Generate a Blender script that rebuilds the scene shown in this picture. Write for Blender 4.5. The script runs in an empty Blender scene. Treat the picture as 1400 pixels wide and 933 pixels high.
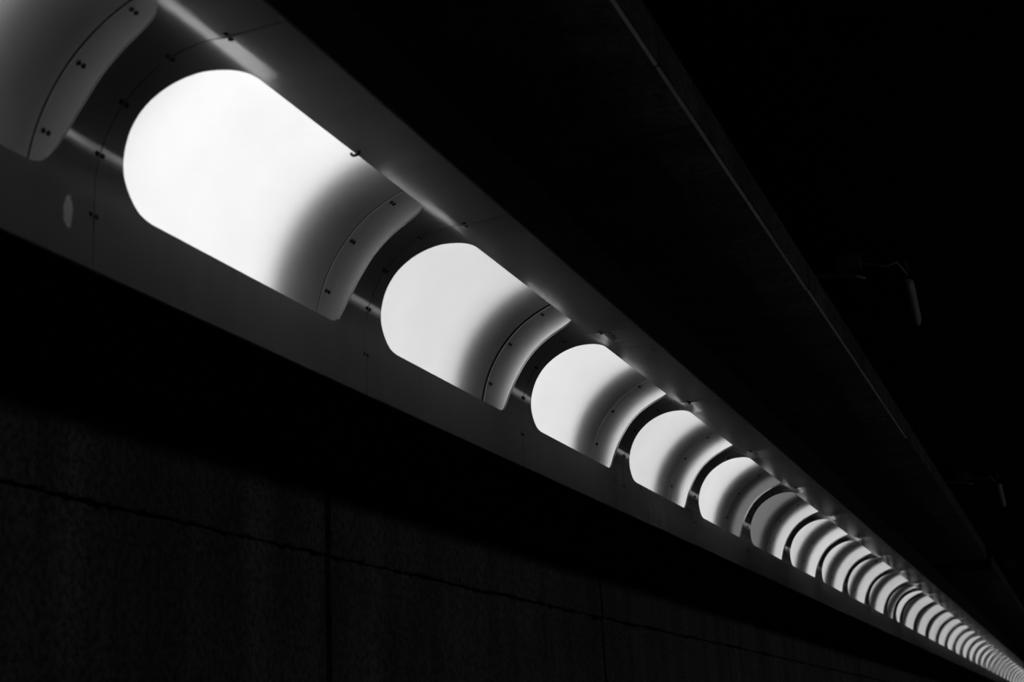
import bpy, bmesh, math, random
from mathutils import Vector, Matrix, noise

scene = bpy.context.scene
C = bpy.context.scene.collection
random.seed(7)

# ---------------------------------------------------------------- scale
L = 1.4          # length of one lamp bay along the tunnel, metres
H = 1.55         # eye height; all layout below is in bay lengths relative to the eye


def P(x, y, z):
    return Vector((x * L, y * L, z * L + H))


# ---------------------------------------------------------------- camera
FPX = 2000.0
cam_d = bpy.data.cameras.new('camera')
cam = bpy.data.objects.new('camera', cam_d)
C.objects.link(cam)
scene.camera = cam
cam_d.sensor_fit = 'HORIZONTAL'
cam_d.sensor_width = 36.0
cam_d.lens = FPX / 1400.0 * 36.0
cam_d.clip_start = 0.05
cam_d.clip_end = 400
# vanishing point of the tunnel axis in the 1400x933 frame and the lean of the verticals
dy = Vector((1505.5 - 700.0, -(998.6 - 466.5), FPX)).normalized()
lean = 0.055
a_, b_ = -math.sin(lean), math.cos(lean)
c_ = -(dy.x * a_ + dy.y * b_) / dy.z
uz = Vector((a_, b_, c_)).normalized()
ux = dy.cross(uz)
if ux.x < 0:
    ux = -ux
# rows: world axes expressed in (right, up, forward); blender's camera looks along -Z
rot = Matrix((
    (ux.x, ux.y, -ux.z),
    (dy.x, dy.y, -dy.z),
    (uz.x, uz.y, -uz.z)))
cam.matrix_world = Matrix.Translation((0, 0, H)) @ rot.to_4x4()
cam_d.dof.use_dof = True
cam_d.dof.focus_distance = 6.6
cam_d.dof.aperture_fstop = 4.0

# ---------------------------------------------------------------- world, exposure
w = bpy.data.worlds.new('World')
scene.world = w
w.use_nodes = True
w.node_tree.nodes['Background'].inputs[0].default_value = (0, 0, 0, 1)
w.node_tree.nodes['Background'].inputs[1].default_value = 0.0
vs = scene.view_settings
vs.view_transform = 'Standard'
vs.look = 'None'
vs.gamma = 1.0
vs.exposure = 0.0
vs.use_curve_mapping = False


# ---------------------------------------------------------------- materials
def grey(v):
    return (v, v, v, 1.0)


def new_mat(name):
    m = bpy.data.materials.new(name)
    m.use_nodes = True
    nt = m.node_tree
    for n in list(nt.nodes):
        nt.nodes.remove(n)
    out = nt.nodes.new('ShaderNodeOutputMaterial')
    return m, nt, out


def principled(nt, out, col, rough, metal=0.0):
    b = nt.nodes.new('ShaderNodeBsdfPrincipled')
    b.inputs['Base Color'].default_value = grey(col)
    b.inputs['Roughness'].default_value = rough
    b.inputs['Metallic'].default_value = metal
    nt.links.new(b.outputs[0], out.inputs[0])
    return b


def tex_noise(nt, vec, scale, detail=4.0, rough=0.55):
    n = nt.nodes.new('ShaderNodeTexNoise')
    n.inputs['Scale'].default_value = scale
    n.inputs['Detail'].default_value = detail
    n.inputs['Roughness'].default_value = rough
    nt.links.new(vec, n.inputs['Vector'])
    return n.outputs['Fac']


def stretched(nt, sx, sy, sz):
    g = nt.nodes.new('ShaderNodeNewGeometry')
    m = nt.nodes.new('ShaderNodeMapping')
    m.inputs['Scale'].default_value = (sx, sy, sz)
    nt.links.new(g.outputs['Position'], m.inputs['Vector'])
    return m.outputs[0]


def maprange(nt, val, a, b, c, d):
    n = nt.nodes.new('ShaderNodeMapRange')
    n.inputs['From Min'].default_value = a
    n.inputs['From Max'].default_value = b
    n.inputs['To Min'].default_value = c
    n.inputs['To Max'].default_value = d
    nt.links.new(val, n.inputs['Value'])
    return n.outputs[0]


def mix_f(nt, op, a, b):
    n = nt.nodes.new('ShaderNodeMath')
    n.operation = op
    for k, v in enumerate((a, b)):
        if isinstance(v, (int, float)):
            n.inputs[k].default_value = v
        else:
            nt.links.new(v, n.inputs[k])
    return n.outputs[0]


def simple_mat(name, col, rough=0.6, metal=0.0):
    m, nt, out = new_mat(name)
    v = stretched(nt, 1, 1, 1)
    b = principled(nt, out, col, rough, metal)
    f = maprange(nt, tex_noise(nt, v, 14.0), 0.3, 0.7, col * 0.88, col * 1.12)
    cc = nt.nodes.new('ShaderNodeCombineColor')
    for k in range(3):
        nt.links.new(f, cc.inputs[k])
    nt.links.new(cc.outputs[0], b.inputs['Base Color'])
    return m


def steel_mat():
    """Satin sheet metal with lengthwise brushing, faint water stains and one pale scuff."""
    m, nt, out = new_mat('satin_sheet_metal')
    b = principled(nt, out, 0.5, 0.2, 0.60)
    st = tex_noise(nt, stretched(nt, 1, 1, 1), 1.6, 5.0)
    drip = tex_noise(nt, stretched(nt, 1, 9, 0.7), 1.5, 4.0)
    base = maprange(nt, st, 0.3, 0.7, 0.47, 0.62)
    base = mix_f(nt, 'MULTIPLY', base, maprange(nt, drip, 0.3, 0.7, 0.95, 1.04))
    # one pale scuff on the lower face of the nearest plate
    g = nt.nodes.new('ShaderNodeNewGeometry')
    mp = nt.nodes.new('ShaderNodeMapping')
    mp.vector_type = 'POINT'
    c = P(-1.432, 1.822, 0.895)
    mp.inputs['Location'].default_value = (-c.x / 0.03, -c.y / 0.017, -c.z / 0.045)
    mp.inputs['Scale'].default_value = (1 / 0.03, 1 / 0.017, 1 / 0.045)
    nt.links.new(g.outputs['Position'], mp.inputs['Vector'])
    ln = nt.nodes.new('ShaderNodeVectorMath')
    ln.operation = 'LENGTH'
    nt.links.new(mp.outputs[0], ln.inputs[0])
    wob = maprange(nt, tex_noise(nt, stretched(nt, 1, 1, 1), 30.0), 0.3, 0.7, -0.25, 0.25)
    d = mix_f(nt, 'ADD', ln.outputs['Value'], wob)
    mask = maprange(nt, d, 0.75, 1.1, 1.0, 0.0)
    base = mix_f(nt, 'ADD', base, mix_f(nt, 'MULTIPLY', mask, 0.16))
    cc = nt.nodes.new('ShaderNodeCombineColor')
    for k in range(3):
        nt.links.new(base, cc.inputs[k])
    nt.links.new(cc.outputs[0], b.inputs['Base Color'])
    r = maprange(nt, st, 0.3, 0.7, 0.10, 0.15)
    r = mix_f(nt, 'ADD', r, mix_f(nt, 'MULTIPLY', mask, 0.2))
    nt.links.new(r, b.inputs['Roughness'])
    return m


def concrete_mat(name, lo, hi):
    m, nt, out = new_mat(name)
    b = principled(nt, out, 0.2, 0.9)
    v = stretched(nt, 1, 1, 1)
    big = tex_noise(nt, v, 0.9, 5.0)
    fine = tex_noise(nt, v, 38.0, 5.0, 0.7)
    streak = tex_noise(nt, stretched(nt, 1, 3.0, 0.25), 1.3, 4.0)
    f = maprange(nt, big, 0.3, 0.7, lo, hi)
    f = mix_f(nt, 'MULTIPLY', f, maprange(nt, fine, 0.36, 0.6, 0.35, 1.15))
    f = mix_f(nt, 'MULTIPLY', f, maprange(nt, streak, 0.35, 0.65, 0.6, 1.15))
    cc = nt.nodes.new('ShaderNodeCombineColor')
    for k in range(3):
        nt.links.new(f, cc.inputs[k])
    nt.links.new(cc.outputs[0], b.inputs['Base Color'])
    bp = nt.nodes.new('ShaderNodeBump')
    bp.inputs['Strength'].default_value = 0.5
    bp.inputs['Distance'].default_value = 0.01
    nt.links.new(fine, bp.inputs['Height'])
    nt.links.new(bp.outputs[0], b.inputs['Normal'])
    return m


def diffuser_mat():
    """Opal acrylic sheet: scatters the lamp light behind it, faint gloss in front."""
    m, nt, out = new_mat('opal_acrylic')
    tr = nt.nodes.new('ShaderNodeBsdfTranslucent')
    df = nt.nodes.new('ShaderNodeBsdfDiffuse')
    gl = nt.nodes.new('ShaderNodeBsdfGlossy')
    f = maprange(nt, tex_noise(nt, stretched(nt, 1, 1, 1), 1.5, 3.0), 0.3, 0.7, 0.90, 0.96)
    cc = nt.nodes.new('ShaderNodeCombineColor')
    for k in range(3):
        nt.links.new(f, cc.inputs[k])
    nt.links.new(cc.outputs[0], tr.inputs['Color'])
    df.inputs['Color'].default_value = grey(0.55)
    gl.inputs['Roughness'].default_value = 0.35
    gl.inputs['Color'].default_value = grey(0.9)
    m1 = nt.nodes.new('ShaderNodeMixShader')
    m1.inputs[0].default_value = 0.35
    nt.links.new(tr.outputs[0], m1.inputs[1])
    nt.links.new(df.outputs[0], m1.inputs[2])
    m2 = nt.nodes.new('ShaderNodeMixShader')
    m2.inputs[0].default_value = 0.03
    nt.links.new(m1.outputs[0], m2.inputs[1])
    nt.links.new(gl.outputs[0], m2.inputs[2])
    nt.links.new(m2.outputs[0], out.inputs[0])
    return m


def lamp_mat(level):
    m, nt, out = new_mat('lamp_glow_%.2f' % level)
    e = nt.nodes.new('ShaderNodeEmission')
    e.inputs['Strength'].default_value = level
    nt.links.new(e.outputs[0], out.inputs[0])
    return m


STEEL = steel_mat()
OPAL = diffuser_mat()
BOLT = simple_mat('dark_bolt_steel', 0.03, 0.45, 0.6)
BLACK = simple_mat('black_gasket', 0.015, 0.8)
TRAY = simple_mat('white_tray_enamel', 0.75, 0.6)
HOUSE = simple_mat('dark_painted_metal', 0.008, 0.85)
WALLC = concrete_mat('wall_concrete', 0.15, 0.26)
CEILC = concrete_mat('ceiling_concrete', 0.11, 0.20)
ASPH = concrete_mat('asphalt', 0.03, 0.06)
GALV = simple_mat('galvanised_conduit', 0.35, 0.45, 0.4)
PALE = simple_mat('pale_lamp_cover', 0.8, 0.35)


# ---------------------------------------------------------------- helpers
def link(name, me, mat, parent=None):
    o = bpy.data.objects.new(name, me)
    C.objects.link(o)
    if mat is not None and len(me.materials) == 0:
        me.materials.append(mat)
    if parent is not None:
        o.parent = parent
    return o


def mesh_from(name, verts, faces, smooth=False):
    me = bpy.data.meshes.new(name)
    me.from_pydata([tuple(v) for v in verts], [], faces)
    bm = bmesh.new()
    bm.from_mesh(me)
    bmesh.ops.recalc_face_normals(bm, faces=bm.faces)
    bm.to_mesh(me)
    bm.free()
    if smooth:
        for p in me.polygons:
            p.use_smooth = True
        try:
            me.set_sharp_from_angle(angle=math.radians(35))
        except Exception:
            pass
    return me


def box_mesh(name, lo, hi, bevel=0.0):
    bm = bmesh.new()
    bmesh.ops.create_cube(bm, size=1.0)
    lo, hi = Vector(lo), Vector(hi)
    for v in bm.verts:
        v.co = Vector([lo[k] + (v.co[k] + 0.5) * (hi[k] - lo[k]) for k in range(3)])
    if bevel:
        bmesh.ops.bevel(bm, geom=list(bm.edges), offset=bevel, segments=2, affect='EDGES', profile=0.6)
    me = bpy.data.meshes.new(name)
    bm.to_mesh(me)
    bm.free()
    return me


def tube_mesh(name, pts, r, n=8):
    verts, faces = [], []
    pts = [Vector(p) for p in pts]
    for i, p in enumerate(pts):
        t = (pts[min(i + 1, len(pts) - 1)] - pts[max(i - 1, 0)]).normalized()
        u = t.cross(Vector((0, 0, 1)))
        if u.length < 1e-3:
            u = t.cross(Vector((1, 0, 0)))
        u.normalize()
        v = t.cross(u)
        for k in range(n):
            a = 2 * math.pi * k / n
            verts.append(p + (u * math.cos(a) + v * math.sin(a)) * r)
    for i in range(len(pts) - 1):
        for k in range(n):
            faces.append((i * n + k, i * n + (k + 1) % n, (i + 1) * n + (k + 1) % n, (i + 1) * n + k))
    faces.append(tuple(range(n)))
    faces.append(tuple((len(pts) - 1) * n + k for k in range(n)))
    return mesh_from(name, verts, faces, True)


def tag(o, label=None, cat=None, group=None, kind=None):
    if label:
        o['label'] = label
    if cat:
        o['category'] = cat
    if group:
        o['group'] = group
    if kind:
        o['kind'] = kind
    return o


# ---------------------------------------------------------------- layout (bay units)
Y_BACK, Y_END = -4.0, 42.0
SEAM0 = 0.889       # near seam of bay 0
HOLE0, HOLE1 = 0.045, 0.924      # opening, measured from the near seam
JOINT = -0.055      # near joint of the diffuser sheet, from the near seam
XA, ZT = -1.065, 1.180           # free edge and height of the upper plate
XC, ZC_, RS = -1.207, 0.955, 0.225  # centre and radius of the quarter-round
XF, ZF = XC - RS, 0.815          # lower face
XWALL = -2.03
ZCEIL = 1.345
ZFLOOR = -H / L

# ---------------------------------------------------------------- big structure
# left wall: backing + poured concrete panels with ragged joints
back = box_mesh('wall_left', P(XWALL - 0.30, Y_BACK, ZFLOOR), P(XWALL - 0.06, Y_END, 2.0))
wall = tag(link('wall_left', back, HOUSE), 'dark concrete tunnel wall below the lit cornice', 'wall', kind='structure')


def ragged(t, seed, amp):
    a = noise.fractal(Vector((t * 9.0, seed, 0.3)), 0.35, 2.1, 6)
    b = max(0.0, noise.noise(Vector((t * 1.1, seed + 9.0, 1.7))) - 0.12)
    c = max(0.0, noise.noise(Vector((t * 5.0, seed + 3.0, 4.2))) - 0.25)
    return amp * (max(0.0, 0.15 + 0.75 * a) + b * 1.5 + c * 2.2)


def concrete_panel(y0, y1, z0, z1, seed, rag_top, rag_bot, proud):
    n = 260 if y0 < 12 else 40
    verts, faces = [], []
    for i in range(n + 1):
        t = i / n
        y = y0 + (y1 - y0) * t
        ragt = ragged(y * 2.0, seed, 0.012) if rag_top else 0.0
        ragb = ragged(y * 2.0, seed + 4.0, 0.008) if rag_bot else 0.0
        for (x, z) in ((XWALL - 0.05, z0 + ragb), (XWALL + proud - 0.004, z0 + ragb),
                       (XWALL + proud, z0 + ragb + 0.004), (XWALL + proud, z1 - ragt - 0.004),
                       (XWALL + proud - 0.004, z1 - ragt), (XWALL - 0.05, z1 - ragt)):
            verts.append(P(x, y, z))
    for i in range(n):
        for k in range(6):
            faces.append((i * 6 + k, i * 6 + (k + 1) % 6, (i + 1) * 6 + (k + 1) % 6, (i + 1) * 6 + k))
    faces.append(tuple(range(6)))
    faces.append(tuple(n * 6 + k for k in range(6)))
    return link('concrete_panel', mesh_from('concrete_panel', verts, faces), WALLC, wall)


PITCH_W = 2.63
y = 3.80 - 3 * PITCH_W
k = 0
while y < Y_END - 0.1:
    gap = 0.042 if k == 3 else 0.018
    p0, p1 = y + gap, min(y + PITCH_W - 0.006, Y_END)
    pr = random.uniform(-0.006, 0.006)
    concrete_panel(p0, p1, 0.612, 0.86, k * 3.3, False, True, pr)
    concrete_panel(p0, p1, ZFLOOR, 0.610, k * 5.1 + 1, True, False, pr - 0.004)
    y += PITCH_W
    k += 1

# soffit of the cornice, and an unseen box added to stop lamp light leaking
tag(link('trim_1', box_mesh('trim_1', P(XWALL - 0.05, Y_BACK, ZF + 0.003), P(XF - 0.012, Y_END, ZF + 0.03)), HOUSE),
    'dark underside of the lit cornice', 'trim', kind='structure')
verts, faces = [], []
prof_h = [(-1.078, 1.188), (-1.078, 1.338), (-1.20, 1.338), (-1.72, 1.338), (-1.72, 0.848), (-1.440, 0.848)]
for yy in (Y_BACK, Y_END):
    verts += [P(a, yy, b) for a, b in prof_h]
for q in range(5):
    faces.append((q, q + 1, 6 + q + 1, 6 + q))
me = mesh_from('trim_2', verts, faces)
o = tag(link('trim_2', me, HOUSE), 'unseen dark box added behind the lit cornice to block stray lamp light', 'trim', kind='structure')
sm = o.modifiers.new('thick', 'SOLIDIFY')
sm.thickness = 0.006
sm.offset = 0

# floor, right wall, upper ceiling
XR = 2.9
tag(link('floor', box_mesh('floor', P(XWALL - 0.3, Y_BACK, ZFLOOR - 0.2), P(XR + 0.3, Y_END, ZFLOOR)), ASPH),
    'dark asphalt tunnel floor', 'floor', kind='structure')
tag(link('wall_right', box_mesh('wall_right', P(XR, Y_BACK, ZFLOOR), P(XR + 0.25, Y_END, 2.0)), WALLC),
    'dark concrete wall on the far side of the tunnel', 'wall', kind='structure')
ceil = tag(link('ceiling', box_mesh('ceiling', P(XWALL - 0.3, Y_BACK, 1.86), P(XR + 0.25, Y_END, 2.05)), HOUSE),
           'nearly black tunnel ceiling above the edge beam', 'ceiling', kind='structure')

# lower ceiling slabs along the wall, with an edge board along their free edge
XE = -0.628
PITCH_C = 0.838
y = 2.630 - PITCH_C * 7
k = 0
slab_me = {}
while y < Y_END:
    if not (11.35 < y + 0.2 < 12.6):
        dz = random.uniform(-0.004, 0.004)
        link('ceiling_slab', box_mesh('ceiling_slab', P(XWALL - 0.05, y + 0.355, ZCEIL + dz), P(XE - 0.012, y + 0.355 + PITCH_C - 0.008, ZCEIL + 0.11), 0.004), CEILC, ceil)
        dz = random.uniform(-0.002, 0.002)
        dx = random.uniform(-0.002, 0.002)
        link('edge_board', box_mesh('edge_board', P(XE - 0.012 + dx, y + 0.004, ZCEIL - 0.010 + dz), P(XE + dx, y + PITCH_C - 0.004, ZCEIL + 0.068), 0.002), CEILC, ceil)
        if y < 6.0:
            link('edge_glint', box_mesh('edge_glint', P(XE - 0.011 + dx, y + 0.006, ZCEIL - 0.013 + dz), P(XE - 0.004 + dx, y + PITCH_C - 0.006, ZCEIL - 0.009 + dz)), PALE, ceil)  # pale added strip: its colour stands in for light catching the board's edge
    y += PITCH_C
    k += 1


# ---------------------------------------------------------------- the lit cornice on the left
def prof_skin(s):
    """point (x, z) and inward normal of the metal skin at path length s from its upper free edge"""
    l1 = XC - XA          # negative run along the flat
    l1 = abs(l1)
    l2 = RS * math.pi / 2
    if s <= l1:
        return (XA - s, ZT), (0.0, -1.0)
    if s <= l1 + l2:
        a = math.pi / 2 + (s - l1) / RS
        return (XC + RS * math.cos(a), ZC_ + RS * math.sin(a)), (-math.cos(a), -math.sin(a))
    return (XF, ZC_ - (s - l1 - l2)), (1.0, 0.0)


S_END = abs(XC - XA) + RS * math.pi / 2 + (ZC_ - ZF)
S_TOP = 0.146
S_BOT = 0.502
THK = 0.006
# outline of the opening: path length s along the bent sheet against distance from the near seam
NEAR_E = [(0.146, 0.160), (0.149, 0.140), (0.156, 0.124), (0.164, 0.112), (0.185, 0.093), (0.206, 0.078), (0.238, 0.064), (0.273, 0.0535),
          (0.307, 0.0470), (0.336, 0.0448), (0.375, 0.0480), (0.417, 0.0590), (0.443, 0.0710), (0.462, 0.086), (0.484, 0.110),
          (0.494, 0.126), (0.499, 0.142), (0.502, 0.165)]
FAR_E = [(0.146, 0.845), (0.149, 0.858), (0.156, 0.869), (0.168, 0.882), (0.187, 0.8965), (0.215, 0.9085), (0.262, 0.9180), (0.316, 0.9230),
         (0.368, 0.9240), (0.416, 0.9155), (0.441, 0.9050), (0.469, 0.889), (0.487, 0.873), (0.496, 0.858), (0.500, 0.845), (0.502, 0.832)]


def curve_at(tab, s):
    """monotone-friendly Catmull interpolation of a table"""
    if s <= tab[0][0]:
        return tab[0][1]
    if s >= tab[-1][0]:
        return tab[-1][1]
    for q in range(len(tab) - 1):
        if tab[q][0] <= s <= tab[q + 1][0]:
            x0, y0 = tab[q]
            x1, y1 = tab[q + 1]

            def slope(k):
                a, b = max(0, k - 1), min(len(tab) - 1, k + 1)
                return (tab[b][1] - tab[a][1]) / (tab[b][0] - tab[a][0])
            h = x1 - x0
            t = (s - x0) / h
            m0, m1 = slope(q) * h, slope(q + 1) * h
            return ((2 * t ** 3 - 3 * t ** 2 + 1) * y0 + (t ** 3 - 2 * t ** 2 + t) * m0
                    + (-2 * t ** 3 + 3 * t ** 2) * y1 + (t ** 3 - t ** 2) * m1)


def sag(s, near):
    k, wd = (0.105, 0.036) if near else (0.07, 0.020)
    t = abs(XC - XA) - s
    if t <= 0:
        return 0.0
    if t < wd:
        return -k * t
    u = min(1.0, (t - wd) / (abs(XC - XA) - wd - 0.006))
    return -k * wd * (1 - u * u * (3 - 2 * u))


def face_plate_mesh(holes, gap=0.0016):
    ya, yb = gap, 1.0 - gap
    ss = []
    ss += [a for a, b in NEAR_E] + [a for a, b in FAR_E]
    l1 = abs(XC - XA)
    l2 = RS * math.pi / 2
    for q in range(33):
        ss.append(l1 + l2 * q / 32)
    ss += [0.0, 0.004, 0.03, 0.05, 0.07, 0.085, 0.1, 0.11, 0.104, 0.108, 0.114, 0.118, 0.122, 0.127, 0.132, 0.137, S_END - 0.06, S_END - 0.004, S_END]
    ss = sorted(set(round(v, 5) for v in ss))
    ss = [v for q, v in enumerate(ss) if q == 0 or v - ss[q - 1] > 4e-4 or v in (round(S_TOP, 5), round(S_BOT, 5))]

    def cols(s):
        out = [ya]
        i_near, i_far = curve_at(NEAR_E, s) - HOLE0, HOLE1 - curve_at(FAR_E, s)
        for q, (h0, h1) in enumerate(holes):
            a, b = h0 + i_near, h1 - i_far
            out += [a] + [a + (b - a) * t for t in (0.04, 0.09, 0.15, 0.85, 0.91, 0.96)] + [b]
        return out + [yb]

    def warp(s, yv):
        # the sheet sags about a millimetre beside the bend where the narrow strips are drawn tight
        e = min(yv, 1.0 - yv)
        wy = 1.0 if e < 0.065 else max(0.0, 1.0 - (e - 0.065) / 0.075)
        wy = wy * wy * (3 - 2 * wy)
        return wy * sag(s, yv < 0.5)

    nb = 8
    nc = 2 + nb * len(holes)
    verts, faces = [], []
    for s in ss:
        (x, z), (nx, nz) = prof_skin(s)
        e = 0.0
        for yv in cols(s):
            verts.append(P(x, yv, z + warp(s, yv)) - Vector((0, 0, H)))
    n1 = len(verts)
    for s in ss:
        (x, z), (nx, nz) = prof_skin(s)
        for yv in cols(s):
            verts.append(P(x - nx * THK, yv, z - nz * THK + warp(s, yv)) - Vector((0, 0, H)))
    solid = []
    for r in range(len(ss) - 1):
        inside = ss[r] >= S_TOP - 1e-5 and ss[r + 1] <= S_BOT + 1e-5
        solid.append([not (inside and c > 0 and (c - 1) % nb < nb - 1 and c < nc - 2) for c in range(nc - 1)])

    def isol(r, c):
        return 0 <= r < len(solid) and 0 <= c < nc - 1 and solid[r][c]
    for r in range(len(ss) - 1):
        for c in range(nc - 1):
            if not solid[r][c]:
                continue
            a, b, d, e = r * nc + c, r * nc + c + 1, (r + 1) * nc + c + 1, (r + 1) * nc + c
            faces.append((a, b, d, e))
            faces.append((n1 + e, n1 + d, n1 + b, n1 + a))
            if not isol(r - 1, c):
                faces.append((b, a, n1 + a, n1 + b))
            if not isol(r + 1, c):
                faces.append((e, d, n1 + d, n1 + e))
            if not isol(r, c - 1):
                faces.append((a, e, n1 + e, n1 + a))
            if not isol(r, c + 1):
                faces.append((d, b, n1 + b, n1 + d))
    used = sorted({v for f_ in faces for v in f_})
    idx = {v: q for q, v in enumerate(used)}
    return mesh_from('face_plate', [verts[v] for v in used], [tuple(idx[v] for v in f_) for f_ in faces], True)


RX, RZ = 0.3235, 0.3235


def prof_arc(scale, top_x, bot_z, n=30):
    """curve of the diffuser sheet (scale 1) or of things behind it (scale > 1): list of (x, z)"""
    rx, rz = RX * scale, RZ * scale
    pts = [(top_x, ZC_ + rz)]
    for q in range(n + 1):
        a = math.pi / 2 + q / n * math.pi / 2
        pts.append((XC + rx * math.cos(a), ZC_ + rz * math.sin(a)))
    pts.append((XC - rx, bot_z))
    return pts


def sheet_mesh(name, inner, outer, y0, y1):
    n = len(inner)
    verts, faces = [], []
    for yv in (y0, y1):
        for prof in (inner, outer):
            verts += [P(a, yv, b) - Vector((0, 0, H)) for a, b in prof]

    def I(yk, lk, q):
        return (yk * 2 + lk) * n + q
    for q in range(n - 1):
        faces.append((I(0, 0, q), I(0, 0, q + 1), I(1, 0, q + 1), I(1, 0, q)))
        faces.append((I(0, 1, q), I(1, 1, q), I(1, 1, q + 1), I(0, 1, q + 1)))
        for yk in (0, 1):
            faces.append((I(yk, 0, q), I(yk, 1, q), I(yk, 1, q + 1), I(yk, 0, q + 1)))
    for q in (0, n - 1):
        faces.append((I(0, 0, q), I(1, 0, q), I(1, 1, q), I(0, 1, q)))
    return mesh_from(name, verts, faces, True)


def open_sheet(name, prof, y0, y1):
    n = len(prof)
    verts = [P(a, yv, b) - Vector((0, 0, H)) for yv in (y0, y1) for a, b in prof]
    faces = [(q, q + 1, n + q + 1, n + q) for q in range(n - 1)]
    return mesh_from(name, verts, faces, True)


def bolt_mesh():
    n = 10
    prof = [(0.0050, -0.002), (0.0050, 0.0008), (0.0041, 0.0022), (0.0018, 0.0030)]
    verts, faces = [], []
    for r, h in prof:
        for q in range(n):
            a = 2 * math.pi * q / n
            verts.append(Vector((r * math.cos(a), r * math.sin(a), h)) * L)
    for i in range(len(prof) - 1):
        for q in range(n):
            faces.append((i * n + q, i * n + (q + 1) % n, (i + 1) * n + (q + 1) % n, (i + 1) * n + q))
    faces.append(tuple(range(n)))
    faces.append(tuple((len(prof) - 1) * n + q for q in range(n)))
    return mesh_from('bolt', verts, faces, True)


BOLT_ME = bolt_mesh()
PLATE_ME = face_plate_mesh([(HOLE0, HOLE1)])
SPLIT_ME = face_plate_mesh([(HOLE0, 0.46), (0.60, HOLE1)])
ARC_IN = prof_arc(1.0, -1.085, 0.850)
ARC_OUT = prof_arc(1.009, -1.085, 0.850)
JG = 0.008
DIFF_ME = sheet_mesh('diffuser', ARC_IN, ARC_OUT, JOINT + JG * 0.5, JOINT + 1 - JG * 0.5)
DIFF_WIDE = sheet_mesh('diffuser', ARC_IN, ARC_OUT, JOINT + JG * 0.5, JOINT + 1 - 0.016)
TRAY_A, TRAY_B = JOINT + 0.165, JOINT + 1 - 0.200
TRAY_ME = sheet_mesh('lamp_tray', prof_arc(1.172, -1.085, 0.850, 24), prof_arc(1.177, -1.085, 0.850, 24), TRAY_A, TRAY_B)
LAMP_PROF = prof_arc(1.163, -1.085, 0.850, 24)
STRAP_ME = sheet_mesh('joint_strap', prof_arc(1.03, -1.085, 0.850, 24), prof_arc(1.05, -1.085, 0.850, 24), JOINT - 0.016, JOINT + 0.040)


def skin_strap():
    pin, pout = [], []
    for q in range(41):
        s = 0.02 + (S_END - 0.04) * q / 40
        (x, z), (nx, nz) = prof_skin(s)
        pin.append((x - nx * (THK + 0.0012), z - nz * (THK + 0.0012)))
        pout.append((x - nx * (THK + 0.005), z - nz * (THK + 0.005)))
    return sheet_mesh('seam_strap', pin, pout, -0.028, 0.028)


SEAM_ME = skin_strap()
for m_, mt in ((BOLT_ME, BOLT), (PLATE_ME, STEEL), (SPLIT_ME, STEEL), (DIFF_ME, OPAL), (DIFF_WIDE, OPAL),
               (TRAY_ME, TRAY), (STRAP_ME, BLACK), (SEAM_ME, HOUSE)):
    m_.materials.append(mt)


def add_bolt(parent, x, yv, z, nx, nz):
    o = bpy.data.objects.new('bolt', BOLT_ME)
    C.objects.link(o)
    o.parent = parent
    zax = Vector((nx, 0, nz)).normalized()
    yax = Vector((0, 1, 0))
    xax = yax.cross(zax)
    o.matrix_local = Matrix.Translation((x * L, yv * L, z * L)) @ Matrix((
        (xax.x, yax.x, zax.x), (xax.y, yax.y, zax.y), (xax.z, yax.z, zax.z))).to_4x4()
    return o


ORD = ['', 'second', 'third', 'fourth', 'fifth', 'sixth', 'seventh', 'eighth', 'ninth', 'tenth', 'eleventh', 'twelfth',
       'thirteenth', 'fourteenth', 'fifteenth', 'sixteenth', 'seventeenth', 'eighteenth', 'nineteenth', 'twentieth']
SPECIAL = {
    0: 'nearest wall light, cut off by the top left corner, only its dim end showing',
    1: 'largest fully visible wall light, blown-out white opening at upper left',
    2: 'third wall light from the left, glowing white, second largest whole opening',
    3: 'fourth wall light from the left, bright white opening left of centre frame',
    4: 'fifth wall light from the left, white opening with grey shaded far end',
    5: 'sixth wall light from the left, just before the dull grey one',
    6: 'seventh wall light from the left, its near half dull grey beside a black joint',
    7: 'eighth wall light from the left, just beyond the dull grey one',
    11: 'small far wall light split in two openings by an extra dark arch',
}
LEVEL = {0: 0.75, 1: 1.3, 2: 0.96, 3: 1.06, 4: 0.94, 5: 0.97, 6: 0.20, 7: 0.80, 8: 0.80, 9: 0.72, 10: 0.66,
         11: 0.60, 12: 0.70}
lamp_cache = {}
N_BAY = 38
LAMP_GAIN = 1.95
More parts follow.
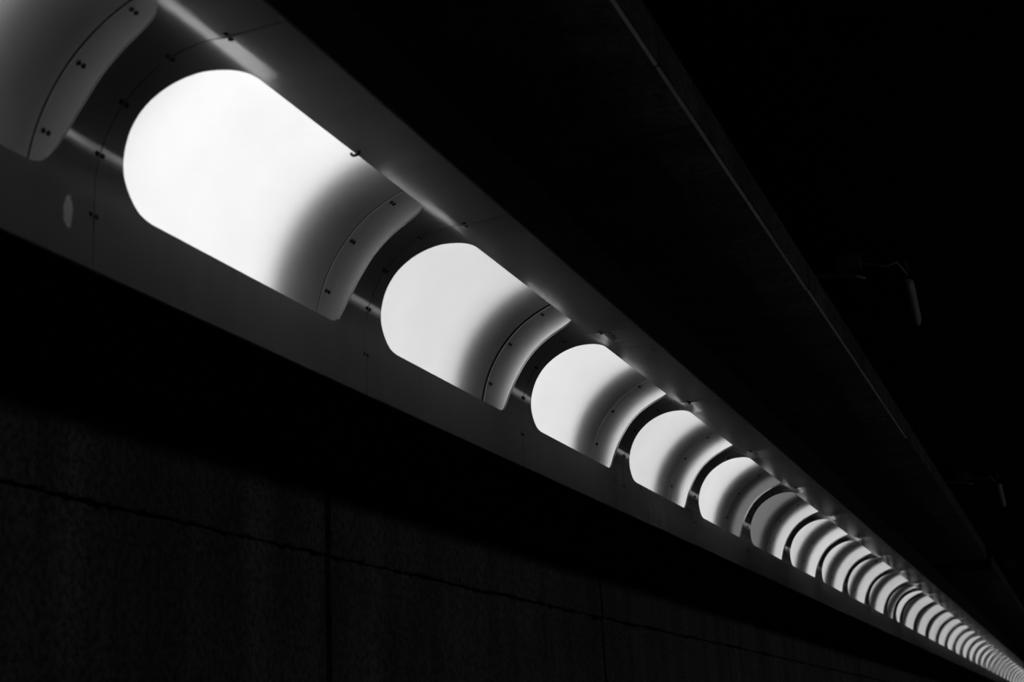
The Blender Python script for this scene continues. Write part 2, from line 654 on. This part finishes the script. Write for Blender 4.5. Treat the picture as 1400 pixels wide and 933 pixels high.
for i in range(0, N_BAY):
    root = bpy.data.objects.new('wall_light', None)
    C.objects.link(root)
    root.location = (0, (SEAM0 + i) * L, H)
    root.empty_display_size = 0.1
    if i in SPECIAL:
        lab = SPECIAL[i]
    elif i < 18:
        lab = '%s wall light from the left along the receding cornice' % ORD[i]
    else:
        lab = 'tiny far wall light in the tight run at the lower right corner'
    tag(root, lab, 'wall light', 'wall lights along the tunnel cornice')
    pl = link('face_plate', SPLIT_ME if i == 11 else PLATE_ME, None, root)
    tag(pl, 'satin sheet metal plate with a rounded opening')
    ss_ = link('seam_strap', SEAM_ME, None, root)
    df = link('diffuser', DIFF_WIDE if i in (6, 2) else DIFF_ME, None, root)
    tag(df, 'white glowing curved diffuser sheet')
    link('joint_strap', STRAP_ME, None, root)
    tr = link('lamp_tray', TRAY_ME, None, root)
    lv = LEVEL.get(i, 0.60 + 0.10 * noise.noise(Vector((i * 1.7, 0, 0))))
    key = round(lv, 2)
    if key not in lamp_cache:
        lm = open_sheet('lamp', LAMP_PROF, TRAY_A + 0.008, TRAY_B - 0.008)
        lm.materials.append(lamp_mat(key * LAMP_GAIN))
        lamp_cache[key] = lm
    link('lamp', lamp_cache[key], None, tr)
    if i <= 12:
        for s in (0.109, 0.225, 0.335, 0.432, 0.540):
            (x, z), (nx, nz) = prof_skin(s)
            for yv in (0.0075, 1 - 0.0075):
                add_bolt(pl, x, yv, z + sag(s, yv < 0.5), nx, nz)
        for ang in (114, 137, 160):
            a = math.radians(ang)
            x, z = XC + RX * math.cos(a), ZC_ + RZ * math.sin(a)
            for yv in (JOINT + 0.017, JOINT + 0.030):
                add_bolt(df, x, yv, z, -math.cos(a), -math.sin(a))
    if i == 1:
        # small hook-shaped spring clip on the upper edge of the opening
        cl = []
        for q in range(9):
            a = math.pi * q / 8
            cl.append(Vector(((-1.207 + 0.010 * math.cos(a)) * L, (0.520 + 0.004 * q / 8) * L, (ZT - 0.001 - 0.007 * math.sin(a)) * L)))
        link('spring_clip', tube_mesh('spring_clip', cl, 0.0045, 8), BOLT, pl)

# ---------------------------------------------------------------- matching lit cornice across the tunnel (behind the photographer's right)
XM = 0.42   # mirror plane between the two cornices
opp = bpy.data.objects.new('wall_light', None)
C.objects.link(opp)
opp.location = (2 * XM * L, 0, H)
tag(opp, 'matching lit cornice on the opposite wall, outside the view', 'wall light')
pf = []
for q in range(41):
    (x, z), n_ = prof_skin(S_END * q / 40)
    pf.append((-x, z))
verts = [P(a, yv, b) - Vector((0, 0, H)) for yv in (Y_BACK, Y_END) for a, b in
         [(-XA, ZT), (1.12, ZT), (1.12, 1.34), (1.80, 1.34), (1.80, ZF), (-XF, ZF), (-XF, 0.953)]]
link('housing', mesh_from('housing', verts, [(q, q + 1, 8 + q, 7 + q) for q in range(6)]), HOUSE, opp)
opp_lamp = lamp_mat(0.68)
for i in range(-4, 26):
    pr = [(-a, b) for a, b in prof_arc(1.0, -1.20, 0.953, 10)]
    me = open_sheet('diffuser', pr, SEAM0 + i + 0.15, SEAM0 + i + 0.90)
    link('diffuser', me, opp_lamp, opp)
tag(link('trim_3', box_mesh('trim_3', P(2 * XM - XF, Y_BACK, ZF), P(XR, Y_END, ZF + 0.03)), HOUSE),
    'dark underside of the opposite cornice', 'trim', kind='structure')

# ---------------------------------------------------------------- unlit ceiling battens with their wiring
ZB = 1.74


def ceiling_lamp(y0, y1, x0, x1, label):
    root = bpy.data.objects.new('ceiling_lamp', None)
    C.objects.link(root)
    root.location = P(x0, y0, ZB)
    ln = math.hypot((y1 - y0), (x1 - x0)) * L
    root.rotation_euler = (0, 0, math.atan2(-(x1 - x0), (y1 - y0)))
    tag(root, label, 'ceiling lamp', 'unlit batten lamps under the ceiling')
    # moulded cover with rounded section and tapered ends
    n = 12
    verts, faces = [], []
    for yy, sc in ((0.0, 0.55), (0.03, 0.9), (0.07, 1.0), (ln - 0.07, 1.0), (ln - 0.03, 0.9), (ln, 0.55)):
        for q in range(n + 1):
            a = math.pi + math.pi * q / n
            verts.append(Vector((0.030 * sc * math.cos(a), yy, 0.040 * sc * math.sin(a))))
    for i in range(5):
        for q in range(n):
            faces.append((i * (n + 1) + q, i * (n + 1) + q + 1, (i + 1) * (n + 1) + q + 1, (i + 1) * (n + 1) + q))
        faces.append((i * (n + 1), (i + 1) * (n + 1), (i + 1) * (n + 1) + n, i * (n + 1) + n))
    faces.append(tuple(range(n + 1)))
    faces.append(tuple(5 * (n + 1) + q for q in range(n + 1)))
    link('lamp_cover', mesh_from('lamp_cover', verts, faces, True), PALE, root)
    link('lamp_body', box_mesh('lamp_body', (-0.026, 0.02, 0.001), (0.026, ln - 0.02, 0.05), 0.006), HOUSE, root)
    for yy in (0.2 * ln, 0.8 * ln):
        link('hanger', box_mesh('hanger', (-0.012, yy - 0.012, 0.05), (0.012, yy + 0.012, (1.86 - ZB) * L)), GALV, root)
    # side latch
    link('latch', box_mesh('latch', (-0.042, 0.45 * ln, -0.012), (-0.029, 0.45 * ln + 0.02, 0.012), 0.002), GALV, root)
    return root


lamps = [(5.68, 6.32, -0.445, -0.480), (11.0, 12.04, -0.427, -0.451), (17.0, 18.6, -0.430, -0.452)]
labs = ['nearest unlit batten lamp hanging under the dark ceiling at right',
        'middle unlit batten lamp by the right edge of the frame',
        'farthest unlit batten lamp, a short pale line near the right edge']
clab = ['thin metal conduit running from the ceiling edge to the nearest batten lamp',
        'thin metal conduit running from the ceiling edge to the middle batten lamp',
        'thin metal conduit running to the farthest batten lamp']
jlab = ['small flat junction box beside the nearest batten lamp conduit',
        'small flat junction box beside the middle batten lamp conduit',
        'small flat junction box beside the farthest batten lamp conduit']
wlab = ['sagging cable between junction box and nearest batten lamp',
        'sagging cable between junction box and middle batten lamp',
        'sagging cable between junction box and farthest batten lamp']
for q, (a, b, c, d) in enumerate(lamps):
    ceiling_lamp(a, b, c, d, labs[q])
    yq = a - 0.10
    o = link('conduit', tube_mesh('conduit', [P(-0.80, yq - 0.02, ZB + 0.035), P(-0.70, yq, ZB + 0.03), P(-0.63, yq, ZB + 0.015), P(-0.60, yq + 0.03, ZB + 0.01)], 0.012), GALV)
    tag(o, clab[q], 'conduit', 'conduits feeding the ceiling lamps')
    o = link('junction_box', box_mesh('junction_box', P(-0.69, yq - 0.07, ZB + 0.03), P(-0.60, yq - 0.02, ZB + 0.085), 0.006), GALV)
    tag(o, jlab[q], 'junction box', 'junction boxes of the ceiling lamps')
    o = link('cable', tube_mesh('cable', [P(-0.60, yq - 0.04, ZB + 0.05), P(-0.54, yq - 0.03, ZB + 0.035), P(-0.50, yq - 0.02, ZB + 0.03), P(-0.47, yq, ZB + 0.045), P(-0.445, yq + 0.12, ZB + 0.02)], 0.007), GALV)
    tag(o, wlab[q], 'cable', 'cables of the ceiling lamps')
